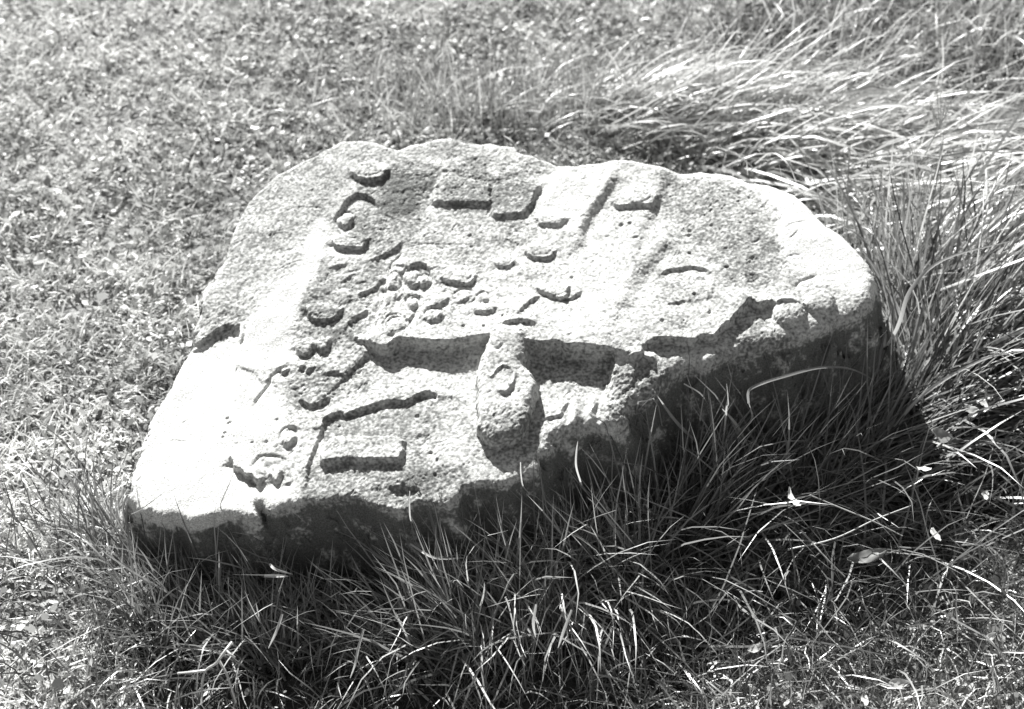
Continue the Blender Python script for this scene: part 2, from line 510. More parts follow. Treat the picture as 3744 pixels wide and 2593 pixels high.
# knobs at the right end
KNOB_A = [(2828, 1100), (2826, 1150), (2834, 1178), (2853, 1192), (2885, 1198), (2922, 1190), (2944, 1160), (2942, 1120), (2915, 1075), (2855, 1065)]
KNOB_B = [(2945, 1090), (2950, 1125), (2965, 1142), (2995, 1148), (3030, 1142), (3052, 1115), (3050, 1085), (3020, 1050), (2965, 1055)]
def bump(c, rx, ry, h):
    p = to_uv([c], h * 0.005)
    a_, b_ = rx / PXM, ry / PXM * 1.15
    sl = window(p, max(a_, b_) * 1.4)
    r = np.hypot((GU[sl] - p[0, 0]) / a_, (GV[sl] - p[0, 1]) / b_) + EDGEN[sl] * 50
    H[sl] += h * 0.01 * np.sqrt(np.clip(1 - r * r, 0, 1))


bump((2886, 1136), 64, 62, 1.35); bump((2998, 1100), 62, 56, 1.2)
for c, rx, ry, hb in [((1508, 1013), 30, 30, .45), ((1548, 1026), 22, 24, .4), ((1508, 1110), 20, 24, .4), ((1447, 1195), 36, 34, .4), ((1258, 800), 30, 30, .4),
                      ((1055, 1597), 26, 30, .4), ((1767, 1098), 18, 18, .3), ((1107, 1266), 32, 28, .45), ((1177, 1256), 28, 24, .4), ((1350, 618), 58, 36, .35),
                      ((1282, 868), 58, 34, .35), ((1180, 1130), 62, 36, .4), ((2320, 706), 78, 42, .45), ((2020, 788), 56, 36, .35), ((1975, 908), 52, 36, .4),
                      ((1676, 1002), 60, 38, .4), ((1842, 950), 34, 28, .3), ((1583, 1160), 32, 26, .35), ((1772, 1134), 42, 24, .3), ((2036, 1062), 50, 38, .45),
                      ((2098, 1070), 30, 30, .35), ((1145, 1445), 48, 36, .4), ((944, 1735), 26, 32, .4), ((1008, 1728), 28, 36, .4), ((1440, 1030), 24, 30, .3),
                      ((1610, 1100), 34, 26, .3), ((1690, 1085), 34, 26, .3), ((1400, 1100), 30, 40, .3), ((1310, 1010), 40, 30, .3), ((1250, 1080), 46, 34, .3)]:
    bump(c, rx, ry, hb * .8)
for c, rx, ry in [((1508, 1013), 36, 38), ((1552, 1026), 27, 29), ((1508, 1110), 25, 29), ((1447, 1195), 42, 40), ((1262, 802), 36, 36), ((1055, 1597), 31, 36), ((1767, 1098), 24, 26),
                  ((1590, 1165), 38, 32), ((1700, 1090), 40, 32), ((1440, 1030), 30, 36)]:
    groove([(c[0] + rx * math.cos(t), c[1] + ry * math.sin(t)) for t in np.linspace(2.4, 2.4 + 5.2, 14)], 9, .32, .2)
for ln in ([(1420, 1000), (1432, 960), (1470, 915)], [(1392, 1145), (1408, 1080), (1424, 1015)], [(1370, 1240), (1380, 1190), (1392, 1150)], [(1478, 1245), (1500, 1190), (1520, 1150)]):
    groove(ln, 9, .28, .3)
groove([(2108, 1440), (2104, 1500), (2090, 1565)], 32, -.55); groove([(2172, 1432), (2166, 1500), (2150, 1560)], 28, -.45)
groove([(2905, 1060), (2918, 1040), (2940, 1025), (2985, 1010)], 14, 0.25)
groove([(2875, 946), (2895, 938), (2930, 935)], 12, 0.15)
groove([(2862, 852), (2880, 832), (2915, 818), (2960, 812)], 7, 0.1)
groove([(2888, 875), (2905, 862), (2916, 850)], 8, 0.2)
# eye
pe = [(2510 + 118 * math.cos(t), 1062 + 58 * math.sin(t)) for t in np.linspace(0, 2 * math.pi, 24, endpoint=False)]
plateau(pe, 14, soft=0.008, dome=0.03)
lip([(2415, 1000), (2433, 985), (2483, 982), (2533, 976), (2583, 993), (2600, 1015), (2600, 1040)], 36, up=0.035, dn=0.03, a=0.35)
lip([(2437, 1122), (2483, 1113), (2547, 1108)], 18, up=0.02, dn=0.012)
pit((2538, 1085), 9, 0.35)
# short carved dashes: (line, strip)
DASH = [
    ([(1288, 634), (1303, 650), (1345, 654), (1388, 652), (1403, 642), (1417, 630)], 32),
    ([(1215, 880), (1228, 898), (1280, 902), (1328, 898), (1342, 872)], 30),
    ([(1115, 1130), (1137, 1160), (1170, 1168), (1223, 1161), (1245, 1132)], 28),
    ([(2238, 727), (2257, 744), (2300, 745), (2380, 746), (2400, 722)], 26),
    ([(1961, 802), (1975, 819), (2010, 822), (2047, 821), (2070, 803)], 20),
    ([(1918, 922), (1933, 938), (1970, 944), (2010, 942), (2026, 925)], 24),
    ([(1808, 966), (1822, 978), (1860, 979), (1875, 963)], 16),
    ([(1616, 1022), (1637, 1031), (1680, 1039), (1718, 1039), (1735, 1018)], 26),
    ([(1552, 1174), (1567, 1188), (1600, 1185), (1615, 1163)], 18),
    ([(1731, 1148), (1745, 1157), (1800, 1157), (1810, 1143)], 18),
    ([(1757, 1100), (1767, 1117), (1782, 1108)], 14),
    ([(1965, 1067), (2000, 1087), (2020, 1097), (2063, 1100), (2082, 1070)], 22),
    ([(2064, 1102), (2090, 1103), (2117, 1088)], 16),
    ([(1898, 1162), (1920, 1138), (1935, 1120), (1962, 1100)], 18),
    ([(1852, 1200), (1890, 1192), (1900, 1188), (1942, 1196)], 26),
    ([(1393, 1046), (1402, 1054), (1442, 1053)], 15),
    ([(1440, 966), (1472, 970)], 12),
    ([(1573, 1130), (1602, 1127), (1635, 1108)], 20),
    ([(1668, 1120), (1693, 1114), (1715, 1096)], 12),
    ([(1077, 1260), (1087, 1285), (1107, 1293), (1130, 1282), (1142, 1258)], 26),
    ([(1150, 1260), (1167, 1277), (1190, 1275), (1205, 1245)], 26),
    ([(1098, 1463), (1130, 1479), (1163, 1474), (1195, 1455)], 24),
    ([(1193, 1364), (1220, 1358), (1247, 1366)], 16),
    ([(1240, 812), (1253, 829), (1273, 823), (1289, 795)], 20),
    ([(1222, 972), (1252, 966)], 14), ([(1262, 1023), (1285, 1008)], 14),
    ([(1478, 1020), (1490, 1041), (1513, 1048), (1532, 1038)], 20),
    ([(1533, 1042), (1547, 1051), (1569, 1035)], 16),
    ([(1492, 1118), (1507, 1136), (1529, 1126)], 16),
    ([(1833, 1460), (1855, 1465), (1875, 1441)], 22),
    ([(1992, 1528), (2020, 1518), (2050, 1508), (2060, 1490), (2072, 1472)], 15),
    ([(2160, 1510), (2168, 1498), (2178, 1483)], 12),
    ([(2090, 1440), (2105, 1452), (2118, 1470)], 8),
    ([(2310, 1318), (2335, 1314), (2380, 1318)], 52),
    ([(1031, 1618), (1050, 1629), (1075, 1605)], 18),
    ([(921, 1745), (940, 1765), (965, 1752)], 18),
    ([(988, 1742), (1007, 1766), (1023, 1754), (1029, 1730)], 24),
    ([(1037, 1771), (1062, 1764)], 12),
    ([(1095, 1340), (1115, 1352), (1140, 1345)], 22),
    ([(1020, 1345), (1040, 1362), (1052, 1352)], 20),
]
for ln, st in DASH:
    lip(ln, st * 2.1, up=0.028, dn=0.022, endu=0.007)
# arches and rings: the outside stands higher
ARCH = [
    ([(1228, 785), (1257, 746), (1270, 728), (1293, 714), (1317, 708), (1353, 721), (1376, 748)], 24),
    ([(1485, 985), (1500, 968), (1520, 960), (1553, 968), (1578, 1000)], 26),
    ([(1489, 1105), (1503, 1088), (1520, 1079), (1542, 1088)], 14),
    ([(1411, 1195), (1433, 1164), (1482, 1163)], 12),
    ([(1481, 1176), (1500, 1178), (1515, 1158)], 12),
    ([(1041, 1580), (1063, 1557), (1085, 1564)], 16),
    ([(1368, 943), (1407, 923), (1440, 907), (1462, 889)], 20),
    ([(1310, 1082), (1320, 1068), (1363, 1050), (1399, 1022)], 18),
    ([(1266, 1185), (1280, 1168), (1313, 1150), (1345, 1136)], 20),
    ([(1410, 1010), (1390, 990), (1367, 963)], 18), ([(1382, 1145), (1350, 1130), (1320, 1100)], 20), ([(1400, 1345), (1385, 1312), (1335, 1262), (1280, 1190)], 18),
    ([(1443, 1045), (1452, 1015), (1461, 990)], 10), ([(1433, 1135), (1440, 1110), (1448, 1086)], 10),
    ([(843, 1677), (857, 1707), (880, 1715), (900, 1735), (920, 1735), (938, 1768)], 44),
]
for ln, st in ARCH:
    lip(ln, st * 2.1, up=0.03, dn=0.026, a=0.4, endu=0.008)
groove([(920, 1727), (930, 1693), (950, 1667), (980, 1665), (1023, 1670), (1057, 1693)], 14, 0.3)
groove([(1780, 1397), (1800, 1410), (1817, 1387), (1843, 1370), (1873, 1380), (1884, 1410), (1873, 1443)], 11, -0.3)
groove([(1797, 1290), (1820, 1312), (1845, 1292)], 14, 0.28)
groove([(1467, 1077), (1478, 1092), (1487, 1105)], 8, 0.2)
# cracks
lip([(690, 1266), (707, 1263), (735, 1255), (760, 1240), (790, 1216), (835, 1198), (862, 1209), (878, 1188)], 22, up=0.04, dn=0.01, jit=1.5)
groove([(893, 1190), (892, 1225), (875, 1262)], 12, 0.35)
lip([(862, 1328), (887, 1341), (927, 1357), (947, 1387), (967, 1394), (988, 1378)], 16, up=0.02, dn=0.02, jit=1.5)
groove([(990, 1375), (983, 1400), (960, 1430), (937, 1460), (930, 1480)], 11, 0.5)
groove([(990, 1380), (1010, 1360), (1030, 1348), (1060, 1338)], 16, 0.3)
for ln in ([(607, 1593), (640, 1595), (677, 1602)], [(655, 1530), (683, 1519)], [(960, 737), (997, 723), (1040, 720)], [(873, 873), (907, 857)],
           [(1007, 990), (1050, 968), (1095, 952)], [(1052, 760), (1054, 790)], [(488, 1740), (515, 1712)], [(1040, 768), (1090, 752), (1180, 760)]):
    groove(ln, 6, 0.14)
for c, r, dpt in [((2273, 818), 13, .3), ((2303, 813), 9, .3), ((2323, 870), 12, .25), ((2522, 842), 11, .3), ((2520, 860), 9, .25), ((2600, 820), 8, .25), ((2520, 924), 8, .25),
                  ((2657, 984), 9, .3), ((2593, 1157), 9, .4), ((2420, 1187), 8, .25), ((2500, 1183), 7, .2), ((2090, 1024), 11, .3), ((985, 855), 8, .25),
                  ((827, 1523), 7, .2), ((837, 1543), 8, .25), ((813, 1595), 8, .2), ((820, 1580), 6, .2), ((1433, 1240), 15, .4), ((1110, 1348), 16, .5), ((1040, 1366), 13, .4),
                  ((1012, 1533), 8, .2), ((973, 1615), 7, .2), ((922, 1618), 6, .15), ((1697, 1210), 7, .25), ((1770, 1212), 8, .3), ((1840, 1175), 9, .3), ((1718, 862), 8, .25),
                  ((1723, 904), 8, .2), ((1528, 642), 7, .25), ((1548, 700), 7, .25), ((1600, 688), 8, .2)]:
    pit(c, r, dpt)

# ---- lichen and roughness zones (photo pixels, weight)
LICH_SHADE = np.full((ny, nx), 0.11)
ROUGH = np.full((ny, nx), 0.55)
ZONES = [
    ([(1440, 600), (1610, 615), (1590, 720), (1560, 760), (1420, 800), (1380, 700)], .20, 1.0),
    ([(1300, 650), (1450, 640), (1560, 760), (1500, 900), (1360, 940), (1290, 860)], .16, .8),
    ([(1580, 610), (1980, 640), (1960, 780), (1600, 740)], .20, .9),
    ([(1620, 560), (1960, 590), (1980, 625), (1850, 640), (1660, 620)], .12, .8),
    ([(1180, 960), (1380, 950), (1400, 1050), (1370, 1150), (1300, 1280), (1180, 1230), (1060, 1150), (1100, 1050)], .13, .75),
    ([(1040, 1150), (1290, 1190), (1400, 1340), (1340, 1440), (1200, 1480), (1080, 1440), (1000, 1400), (1090, 1280)], .12, .95),
    ([(1200, 1520), (1560, 1440), (1600, 1560), (1480, 1600), (1200, 1600)], .16, .55),
    ([(1110, 1700), (1460, 1700), (1700, 1720), (1740, 1800), (1500, 1880), (1080, 1840)], .16, .9),
    ([(1480, 1600), (1580, 1570), (1600, 1760), (1460, 1780)], .10, .8),
    ([(1700, 1560), (2000, 1500), (1990, 1640), (1760, 1720)], .10, .9),
    ([(1950, 1300), (2250, 1300), (2250, 1430), (1980, 1430)], .12, .7),
    ([(1745, 1540), (1950, 1490), (1960, 1560), (1900, 1620), (1790, 1640)], .08, 1.1),
    ([(1500, 760), (1800, 740), (1960, 800), (1900, 900), (1700, 900), (1480, 880)], .06, .7),
    ([(2250, 1380), (2500, 1330), (2420, 1500), (2250, 1540), (2180, 1500)], .16, 1.4),
    ([(2420, 650), (2800, 680), (2780, 900), (2560, 900), (2440, 800)], .10, .8),
    ([(2560, 880), (2900, 880), (2850, 1010), (2740, 1100), (2600, 1000)], .14, .8),
    ([(2580, 1220), (2780, 1160), (2850, 1200), (2920, 1240), (2600, 1340)], .10, .8),
    ([(2400, 1000), (2620, 1000), (2600, 1120), (2420, 1120)], .10, .7),
    ([(700, 1130), (900, 1060), (880, 1220), (700, 1260)], .12, .9),
    ([(900, 650), (1250, 530), (1440, 560), (1290, 640), (1180, 800), (960, 1000), (740, 1120), (860, 800)], .09, .55),
    ([(1400, 960), (1760, 900), (1800, 1230), (1350, 1260)], .02, .75),
    ([(640, 1280), (880, 1230), (860, 1450), (840, 1700), (940, 1860), (700, 1950), (430, 1850)], -.55, .18),
    ([(880, 1200), (1040, 1060), (1180, 800), (1130, 1000), (1060, 1200), (1040, 1340), (880, 1340)], -.45, .22),
    ([(870, 1360), (1000, 1400), (1050, 1550), (960, 1650), (900, 1740), (850, 1660)], -.4, .25),
    ([(940, 1780), (1100, 1760), (1100, 1840), (960, 1850)], -.4, .3),
    ([(2780, 660), (3000, 750), (3200, 980), (3180, 1060), (2940, 1040), (2880, 900)], -.6, .25),
    ([(2000, 900), (2400, 860), (2300, 1060), (2240, 1250), (1990, 1250), (2100, 1100)], -.04, .5),
    ([(1960, 640), (2240, 600), (2120, 860), (1960, 780)], -.16, .5),
]
for poly, wl, wr in ZONES:
    p = to_uv(poly, 0)
    sl = window(p, 0.05)
    sd = polydist(p, sl, 0.006) + fbm(GU[sl], GV[sl], 0.05, 3, 71) * 0.02
    w = sstep(-0.014, 0.014, sd)
    LICH_SHADE[sl] += w * wl * (1.0 if wl > 0 else 1.5)
    ROUGH[sl] = ROUGH[sl] * (1 - w) + wr * w

# ---- edges of the block: rounded rim, then steep broken sides
RIM = 0.008 + 0.030 * sstep(0.12, 0.40, GU) * sstep(-0.02, 0.16, GV) + 0.004 * sstep(-0.25, -0.5, GU)
RIM = RIM + 0.014 * sstep(-0.02, 0.15, GU) * sstep(0.12, -0.02, GV)
RIM = RIM * (1 + 0.5 * fbm(GU, GV, 0.07, 2, 33))
chip = fbm(GU, GV, 0.035, 4, 66, 0.6)
sdn = SD + (EDGEN * 1.2 + 0.010 * np.minimum(0, chip + 0.1)) * (0.35 + 0.65 * sstep(0.05, -0.10, GV + 0.25 * GU))
q = np.clip(1 - sdn / RIM, 0, 1)
H -= RIM * 0.9 * (1 - np.sqrt(np.maximum(0, 1 - np.minimum(q, 1) ** 2)))
OUTD = np.maximum(0, -sdn)
steep = 3.3 + 0.6 * fbm(GU, GV, 0.15, 2, 91)
H -= OUTD * steep
side_n = sstep(0.0, 0.02, OUTD)
# a ledge halfway down the right-hand part of the front
rr = sstep(0.05, 0.3, GU)
H += side_n * (fbm(GU, GV, 0.05, 4, 95) * 0.045 * (0.5 + rr) + np.abs(fbm(GU, GV, 0.022, 3, 99)) * 0.03)
# grain
H += ROUGH * (fbm(GU, GV, 0.022, 2, 21) * 0.0014 + fbm(GU, GV, 0.0075, 2, 25, 0.8) * 0.0015)
wu, wv_ = fbm(GU, GV, 0.03, 2, 44) * 0.012, fbm(GU, GV, 0.03, 2, 47) * 0.012
pits_n = fbm(GU * 0.8 + GV * 0.6 + wu, GV * 0.8 - GU * 0.6 + wv_, 0.017, 3, 40, 0.7)
H -= ROUGH * 0.0016 * sstep(0.33, 0.65, pits_n)
side_shade = sstep(0.0, 0.006, OUTD)

XYZ = P0 + GU[..., None] * PU + GV[..., None] * PV + H[..., None] * PN
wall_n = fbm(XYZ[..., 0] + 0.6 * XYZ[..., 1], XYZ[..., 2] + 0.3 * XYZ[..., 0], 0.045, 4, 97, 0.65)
LICH_SHADE = LICH_SHADE * (1 - side_shade) + side_shade * (0.58 + 0.75 * wall_n)  # side walls: lichen mottling, with their shade painted in as darker colour
keep = SD > -MARG + 0.004
# normals of the whole surface, kept when the carved parts are split off
du = np.gradient(XYZ, axis=1); dv = np.gradient(XYZ, axis=0)
NRM = np.cross(du, dv); NRM /= np.linalg.norm(NRM, axis=2)[..., None]
okv = keep & (XYZ[..., 2] > -0.06)
fk = okv[:-1, :-1] & okv[1:, :-1] & okv[:-1, 1:] & okv[1:, 1:]
PART = np.zeros((ny - 1, nx - 1), np.int32)
cu = GU[:-1, :-1] + STEP / 2; cv = GV[:-1, :-1] + STEP / 2
HEAD = [(1345, 1262), (1362, 1200), (1382, 1150), (1398, 1080), (1420, 1010), (1450, 955), (1480, 905), (1560, 888), (1700, 900), (1800, 990), (1830, 1120), (1805, 1225), (1780, 1247),
        (1700, 1258), (1600, 1264), (1540, 1262), (1460, 1254), (1417, 1280), (1380, 1280)]
BROW = [(1920, 1285), (1900, 1200), (1960, 1110), (2090, 1110), (2260, 1100), (2240, 1200), (2250, 1305), (2173, 1292), (2133, 1286), (2073, 1286), (2033, 1272), (2000, 1274)]
EYE_PANEL = [(2357, 1280), (2300, 1180), (2340, 1000), (2430, 900), (2600, 880), (2740, 960), (2740, 1105), (2717, 1135), (2683, 1175), (2643, 1210), (2610, 1242), (2567, 1242), (2533, 1260), (2433, 1252)]
WING = [(600, 1290), (703, 1268), (735, 1258), (790, 1219), (835, 1203), (862, 1213), (878, 1215), (878, 1262), (866, 1330), (860, 1420), (845, 1560), (843, 1677), (900, 1748), (935, 1775), (945, 1860), (947, 1960), (400, 1960), (400, 1700)]
PARTS = [('worn_border', WING, -0.008), ('head_panel', HEAD, 0.006), ('brow_block', BROW, 0.006), ('eye_panel', EYE_PANEL, 0.003), ('tongue_pillar', PILLAR, 0.009),
         ('raised_bar', BAR, 0.004), ('raised_block', BLOCK_A, 0.004), ('raised_block', BLOCK_B, 0.004), ('round_knob', KNOB_A, 0.006), ('round_knob', KNOB_B, 0.006)]
for i, (nm, poly, hh) in enumerate(PARTS):
    PART[inside(to_uv(poly, hh), cu, cv)] = i + 1
base_c = np.array([0.0, 0.05, 0.0])
stone = bpy.data.objects.new('carved_stone', None)
col.objects.link(stone)
stone.location = base_c
stone['label'] = 'large pale weathered stone slab carved with relief glyphs, lying in the grass'
stone['category'] = 'carved stone'
idx = np.arange(ny * nx).reshape(ny, nx)
allv = XYZ.reshape(-1, 3); alln = NRM.reshape(-1, 3); alll = LICH_SHADE.reshape(-1)


def stone_piece(name, mask):
    jj, ii = np.nonzero(mask)
    qd = np.stack([idx[jj, ii], idx[jj, ii + 1], idx[jj + 1, ii + 1], idx[jj + 1, ii]], 1)
    us, inv = np.unique(qd, return_inverse=True)
    inv = inv.reshape(qd.shape)
    me = mesh_from(name, allv[us] - base_c, quads=inv, mat=M_STONE, attrs={'lichen_shade': alll[us]})
    me.normals_split_custom_set_from_vertices(alln[us].astype(np.float32))
    return link(name, me, stone)


stone_piece('slab', fk & (PART == 0))
for i, (nm, poly, hh) in enumerate(PARTS):
    stone_piece(nm, fk & (PART == i + 1))

# ------------------------------------------------------------------ height map of the stone seen from above (keeps grass out of it)
ZR = 0.006
zx0, zy0, zn = -1.0, -0.9, 340
ZMAP = np.full((zn, zn), -1.0)
vv = allv[okv.ravel()]
zi = ((vv[:, 0] - zx0) / ZR).astype(int); zj = ((vv[:, 1] - zy0) / ZR).astype(int)
m = (zi >= 0) & (zi < zn) & (zj >= 0) & (zj < zn)
np.maximum.at(ZMAP, (zj[m], zi[m]), vv[m, 2])


def stone_z(x, y):
    i = ((x - zx0) / ZR).astype(int); j = ((y - zy0) / ZR).astype(int)
    ok = (i >= 0) & (i < zn) & (j >= 0) & (j < zn)
    r = np.full(x.shape, -1.0)
    r[ok] = ZMAP[j[ok], i[ok]]
    return r


def ground_z(x, y):
    return fbm(x, y, 0.9, 2, 300) * 0.02 + fbm(x, y, 0.16, 2, 310) * 0.012 - 0.04 * sstep(-0.75, -0.3, x) * sstep(-0.25, -0.5, y - 0.22 * x) - 0.045 * np.exp(-((x - 0.36) / 0.34) ** 2 - ((y + 0.28 - 0.25 * (x - 0.36)) / 0.17) ** 2)


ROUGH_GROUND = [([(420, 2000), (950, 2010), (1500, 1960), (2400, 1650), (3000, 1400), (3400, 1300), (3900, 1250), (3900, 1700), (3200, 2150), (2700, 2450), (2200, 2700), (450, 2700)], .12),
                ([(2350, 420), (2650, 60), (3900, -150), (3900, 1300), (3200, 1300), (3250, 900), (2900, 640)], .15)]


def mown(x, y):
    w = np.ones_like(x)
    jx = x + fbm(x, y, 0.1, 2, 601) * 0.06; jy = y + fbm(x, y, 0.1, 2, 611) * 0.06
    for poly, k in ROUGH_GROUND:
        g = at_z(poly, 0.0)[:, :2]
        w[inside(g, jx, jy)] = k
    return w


# ================================================================== GROUND
gn = 200
ax = np.concatenate([np.linspace(-60, -3, 12)[:-1], np.linspace(-3, 3, 141), np.linspace(3, 60, 12)[1:]])
gx, gy = np.meshgrid(ax, ax)
gz = ground_z(gx, gy)
ga = np.stack([gx, gy, gz - 0.004], -1).reshape(-1, 3)
n_ = len(ax)
gi = np.arange(n_ * n_).reshape(n_, n_)
gq = np.stack([gi[:-1, :-1].ravel(), gi[:-1, 1:].ravel(), gi[1:, 1:].ravel(), gi[1:, :-1].ravel()], 1)
link('ground', mesh_from('ground', ga, quads=gq, mat=M_SOIL, attrs={'thatch_shade': mown(ga[:, 0], ga[:, 1])}), kind='structure')


# ================================================================== GRASS
def blades(x, y, az, el, length, width, droop, segs, curl=0.0, z=None, wob=0.0, tone=None, base_w=0.8, clear=True, roll=0.6):
    """ribbons that leave the ground at azimuth az, elevation el and bend over; returns verts, quads, tris, tone"""
    n = len(x)
    z = ground_z(x, y) - 0.004 if z is None else z
    P = np.zeros((n, segs + 1, 3)); P[:, 0] = np.stack([x, y, z], 1)
    Wd = np.zeros((n, segs + 1, 3))
    e = el.copy(); a = az.copy()
    st = length / segs
    rl = rng.normal(0, roll, n)
    for k in range(segs + 1):
        d = np.stack([np.cos(e) * np.cos(a), np.cos(e) * np.sin(a), np.sin(e)], 1)
        s = np.stack([-np.sin(a), np.cos(a), np.zeros(n)], 1)
        nup = np.cross(d, s)
        Wd[:, k] = s * np.cos(rl)[:, None] + nup * np.sin(rl)[:, None]
        if k < segs:
            P[:, k + 1] = P[:, k] + d * st[:, None]
            e = e - droop * np.cos(e) * (0.6 + 0.8 * k / segs) - droop * 0.3
            a = a + curl + (rng.normal(0, wob, n) if wob else 0)
            e = e + (rng.normal(0, wob * 0.7, n) if wob else 0)
    if clear:
        sz = stone_z(P[..., 0], P[..., 1])
        pen = sz - P[..., 2]
        bad = (pen[:, 0] > -0.01) | (pen.max(1) > 0.035)
        good = ~bad
        P[..., 2] = np.where((pen > -0.003) & (sz > 0), sz + 0.004, P[..., 2])
        P, Wd, width = P[good], Wd[good], width[good]
        tone = tone[good]
        n = len(P)
    gzz = ground_z(P[:, 1:, 0], P[:, 1:, 1]) + 0.004
    P[:, 1:, 2] = np.maximum(P[:, 1:, 2], gzz)
    prof = np.array([base_w] + [1.0 - 0.75 * (k / segs) ** 2.0 for k in range(1, segs)])
    hw = 0.5 * width[:, None] * prof[None]
    A = P[:, :segs] - Wd[:, :segs] * hw[..., None]
    B = P[:, :segs] + Wd[:, :segs] * hw[..., None]
    V = np.concatenate([np.stack([A, B], 2).reshape(n, segs * 2, 3), P[:, segs:]], 1)
    m_ = segs * 2 + 1
    off = (np.arange(n) * m_)[:, None]
    qs = []
    for k in range(segs - 1):
        qs.append(off + np.array([[2 * k, 2 * k + 1, 2 * k + 3, 2 * k + 2]]))
    Q = np.concatenate(qs) if qs else np.zeros((0, 4), int)
    T = off + np.array([[2 * segs - 2, 2 * segs - 1, 2 * segs]])
    return V.reshape(-1, 3), Q, T, np.repeat(tone, m_)


def merge(parts):
    vs, qs, ts, to = [], [], [], []
    o = 0
    for v, q_, t, tn in parts:
        vs.append(v); qs.append(q_ + o); ts.append(t + o); to.append(tn); o += len(v)
    return np.concatenate(vs), np.concatenate(qs), np.concatenate(ts), np.concatenate(to)


def in_view(x, y, mg=0.12):
    d = np.stack([x, y, np.zeros_like(x)], 1) - CAM
    f = d @ F
    px = (d @ R_) / f / (0.36); py = (d @ U_) / f / (0.36 * Hh / W)
    return (np.abs(px) < 1 + mg) & (np.abs(py) < 1 + mg)


def lawn():
    N = 430000
    x = rng.uniform(-2.3, 2.3, N); y = rng.uniform(-1.3, 2.1, N)
    iv = in_view(x, y)
    keep_ = iv | (rng.random(N) < 0.28)
    dn = fbm(x, y, 0.12, 3, 400)
    keep_ &= rng.random(N) < np.clip(0.75 + 1.5 * dn, 0.12, 1)
    keep_ &= rng.random(N) < mown(x, y)
    x, y = x[keep_], y[keep_]
    n = len(x)
    hgt = np.clip(1 + 0.9 * fbm(x, y, 0.25, 2, 420), 0.5, 1.7)
    ln = rng.gamma(5, 0.0056, n) * hgt
    tone = np.clip(rng.beta(1.8, 2.4, n) + 0.25 * fbm(x, y, 0.3, 2, 430), 0, 1)
    tone = np.clip(tone + 0.75 * sstep(-0.35, -0.6, x + 0.15 * fbm(x, y, 0.2, 2, 440)) * sstep(0.05, -0.4, y) + 0.16 * sstep(-0.5, -1.1, x - 0.25 * (y - 0.8)) + 0.5 * fbm(x, y, 0.09, 2, 445), 0, 1)      # brighter light painted into the left-hand lawn's colour, plus random mottling
    dry = rng.random(n) < 0.05
    tone[dry] = rng.uniform(0.8, 1, dry.sum())
    return blades(x, y, rng.uniform(0, 2 * math.pi, n), rng.uniform(0.1, 0.95, n), ln, rng.uniform(0.0022, 0.0048, n), rng.uniform(0.15, 0.7, n), 2, tone=tone, base_w=0.9, roll=0.8)


v, q_, t, tn = lawn()
link('lawn', mesh_from('lawn', v, q_, t, M_LAWN, attrs={'tone': tn}), label='short mown lawn grass around the carved stone', cat='grass', kind='stuff')


def weeds():
    """tiny oval leaves of low herbs mixed into the turf"""
    N = 80000
    x = rng.uniform(-2.0, 2.0, N); y = rng.uniform(-1.1, 1.9, N)
    k = in_view(x, y) & (rng.random(N) < np.clip(0.45 + 1.3 * fbm(x, y, 0.35, 2, 500), 0.08, 1)) & (stone_z(x, y) < 0) & (rng.random(N) < mown(x, y))
    x, y = x[k], y[k]; n = len(x)
    z = ground_z(x, y) + rng.uniform(0.008, 0.032, n)
    az = rng.uniform(0, 2 * math.pi, n); tl = rng.normal(0.15, 0.45, n); rl = rng.normal(0, 0.5, n)
    d = np.stack([np.cos(tl) * np.cos(az), np.cos(tl) * np.sin(az), np.sin(tl)], 1)
    s = np.stack([-np.sin(az), np.cos(az), 0 * az], 1)
    up = np.cross(d, s)
    s = s * np.cos(rl)[:, None] + up * np.sin(rl)[:, None]
    L = rng.gamma(6, 0.0015, n)[:, None]; Wd_ = L * rng.uniform(0.28, 0.5, n)[:, None]
    c = np.stack([x, y, z], 1)
    V = np.stack([c - d * L * .5, c - d * L * .15 + s * Wd_ * .9, c + d * L * .25 + s * Wd_ * .8, c + d * L * .55, c + d * L * .25 - s * Wd_ * .8, c - d * L * .15 - s * Wd_ * .9], 1).reshape(-1, 3)
    off = (np.arange(n) * 6)[:, None]
    Q = np.concatenate([off + np.array([[0, 1, 4, 5]]), off + np.array([[1, 2, 3, 4]])])
    tone = np.clip(rng.beta(1.6, 2.8, n), 0, 1)
    return V, Q, np.zeros((0, 3), int), np.repeat(tone, 6)


v, q_, t, tn = weeds()
link('lawn_weeds', mesh_from('lawn_weeds', v, q_, t, M_LEAF, attrs={'tone': tn}), label='tiny oval leaves of low weeds in the turf', cat='weeds', kind='stuff')


def scatter(c, n, sx, sy):
    g = at_z([c], 0.0)[0]
    return g[0] + rng.normal(0, sx, n), g[1] + rng.normal(0, sy, n)


def tuft(px, n, sx, sy, az, saz, el, sel, l0, l1, w0, w1, droop, curl=0.0, tone=(1.6, 2.6), segs=6, wob=0.08, dry=0.08):
    x, y = scatter(px, n, sx, sy)
    tn_ = np.clip(rng.beta(tone[0], tone[1], n), 0, 1)
    dr = rng.random(n) < dry
    tn_[dr] = rng.uniform(0.75, 1, dr.sum())
    return blades(x, y, np.radians(rng.normal(az, saz, n)), np.clip(np.radians(rng.normal(el, sel, n)), 0.1, 1.5), rng.uniform(l0, l1, n) * rng.choice([1, 0.65], n, p=[.65, .35]),
                  rng.uniform(w0, w1, n), np.clip(rng.normal(droop, droop * 0.4, n), 0.02, 2), segs, curl=rng.normal(0, 0.05, n) + curl, wob=wob, tone=tn_)


